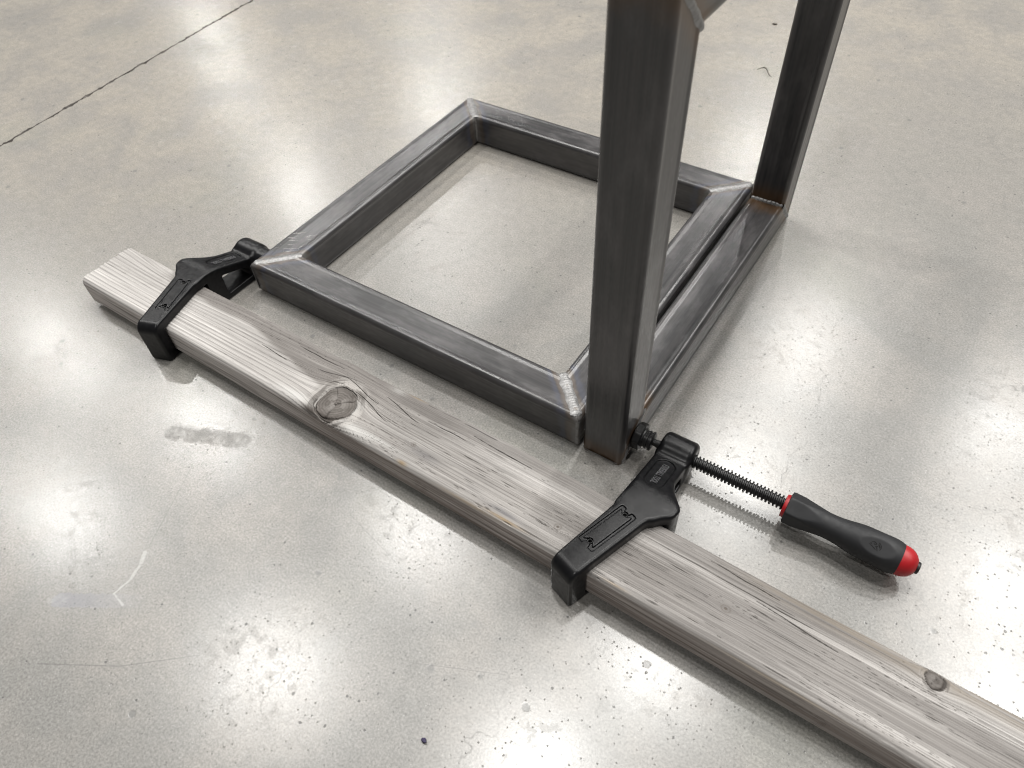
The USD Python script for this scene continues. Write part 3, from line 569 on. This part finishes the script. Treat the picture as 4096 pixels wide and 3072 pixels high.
def handle():
    kx = np.array([.7566, .7572, .7580, .7640, .7700, .7780, .7860, .7930, .7990, .8060, .8150, .8250, .8350, .8430, .8510, .8590, .8650, .8690])
    kr = np.array([.0138, .0166, .0171, .0172, .0169, .0158, .0146, .0137, .0133, .0135, .0145, .0162, .0177, .0185, .0187, .0181, .0171, .0160])
    from scipy.interpolate import PchipInterpolator
    x = np.concatenate([kx[:3], np.arange(.759, .869, .0012), [.8690]]); r = PchipInterpolator(kx, kr)(x)
    def rf(X, Tt, R):
        six = np.cos(((Tt - TH0 + np.pi / 6) % (np.pi / 3)) - np.pi / 6); four = np.cos(((Tt - TH0 + np.pi / 4) % (np.pi / 2)) - np.pi / 4)
        A = np.where(X < .792, .0153 - .05 * np.maximum(X - .764, 0), 1.0); B = np.where(X > .812, .0165 + .9 * (X - .843) ** 2 * 3, 1.0)
        return smin(smin(R, A / six, .0004), B / four, .0004)
    return lathe_x(x, r, HY, HZ0, 120, rf)
hd = obj('handle', handle(), M['rubber'], JR, smooth=24)
obj('red_collar', lathe_x([.7530, .7532, .7545, .7568, .7568], [.0085, .0120, .0124, .0126, .008], HY, HZ0 + .0004, 48), M['red'], hd, smooth=30)
w = np.linspace(0, 1, 14); xr = .8690 + .0155 * w
obj('red_end_cap', lathe_x(xr, .0158 * np.sqrt(np.maximum(1 - (w * .90) ** 2.3, 0)) + .0, HY, HZ0, 64), M['red'], hd, smooth=30)
obj('end_button', lathe_x([.8835, .8868, .8876, .8876], [.0063, .0063, .0057, .003], HY, HZ0, 40), M['blackscrew'], hd, smooth=30)
# engraved dragon emblem on the handle's oval flat: (along the axis, up the flat) in millimetres from its middle
nn = np.array([0, math.cos(TH0), math.sin(TH0)]); tt = np.array([0, -math.sin(TH0), math.cos(TH0)]) * -1
EMB = [[(-6.5,4.5),(-5,5.4),(-3.2,5.2),(-1.6,4.6),(-.2,3.4),(-.8,2.2),(-2.4,2.0),(-3.6,2.8),(-3.8,4.0)], [(2.2,6.8),(4.4,5.2),(6.2,2.8),(6.8,.4),(6.4,-2.0),(5.6,-3.4)], [(1.8,5.0),(3.6,3.4),(5.0,1.4),(5.6,-1.0)], [(2.2,6.8),(2.4,4.4),(3.2,2.2),(4.2,.6)],
       [(-6.5,4.5),(-7.2,2.4),(-8.0,1.2),(-8.8,-1.0)], [(-7.4,-.6),(-5,-1.2),(-3,-2.4),(-1,-3.4),(.8,-3.8)], [(-1.0,-.4),(.8,-.6),(1.8,-2.0),(2.8,-2.6),(2.6,-4),(3.6,-4.6)], [(-6,1.6),(-7.4,1.4)], [(.2,.6),(1.4,1.0),(2.2,.2)]]
tris = []
for line in EMB:
    q = np.array(line) * .00070; t0 = np.linspace(0, 1, len(q)); t1 = np.linspace(0, 1, len(q) * 4); from_ = np.stack([np.interp(t1, t0, q[:, k]) for k in (0, 1)], 1)
    p = np.array([.8445, HY, HZ0]) + from_[:, :1] * [1, 0, 0] + from_[:, 1:] * tt + nn * (.0165 + .00002)
    v, f = tube(p, .00033, 5); tris.append(trimesh.Trimesh(v, f, process=False))
obj('dragon_emblem', trimesh.util.concatenate(tris), M['groove'], hd)

# ------------------------------------------------------------------ bits lying on the floor
def lump(name, label, cat, x, y, size, flat, mat, seed):
    s = trimesh.creation.icosphere(3, size); v = np.array(s.vertices); v *= (1 + 1.1 * (fbm(v / size * 1.6 + seed, 3, seed) - .5))[:, None]; v *= flat
    v[:, 2] -= v[:, 2].min(); o = obj(name, (v + [x, y, .0002], s.faces), mat, smooth=True); tag(o, label, cat)
lump('dirt_crumb', 'small purple crumb on the bare floor in front of the board', 'crumb', .5714, -.3493, .0024, (1.2, .8, .7), M['crumb'], 3)
lump('dirt_fleck', 'tiny dark fleck of dirt on the floor behind the upright frame', 'dirt fleck', .331, 1.150, .0042, (1.2, .7, .35), M['fleck'], 5)
a = np.linspace(0, 1, 26); c0 = np.array([.372, .945, .0012])
o = obj('metal_shaving', tube(c0 + np.stack([.034 * a, .010 * np.sin(a * 5.0) - .004 * a, .0015 + .003 * np.sin(a * 3.1)], 1), .0010 * np.sin(np.pi * (a * .9 + .05)) + .0003, 7), M['fleck'], smooth=True)
tag(o, 'thin curled shaving on the floor beyond the upright frame', 'shaving')
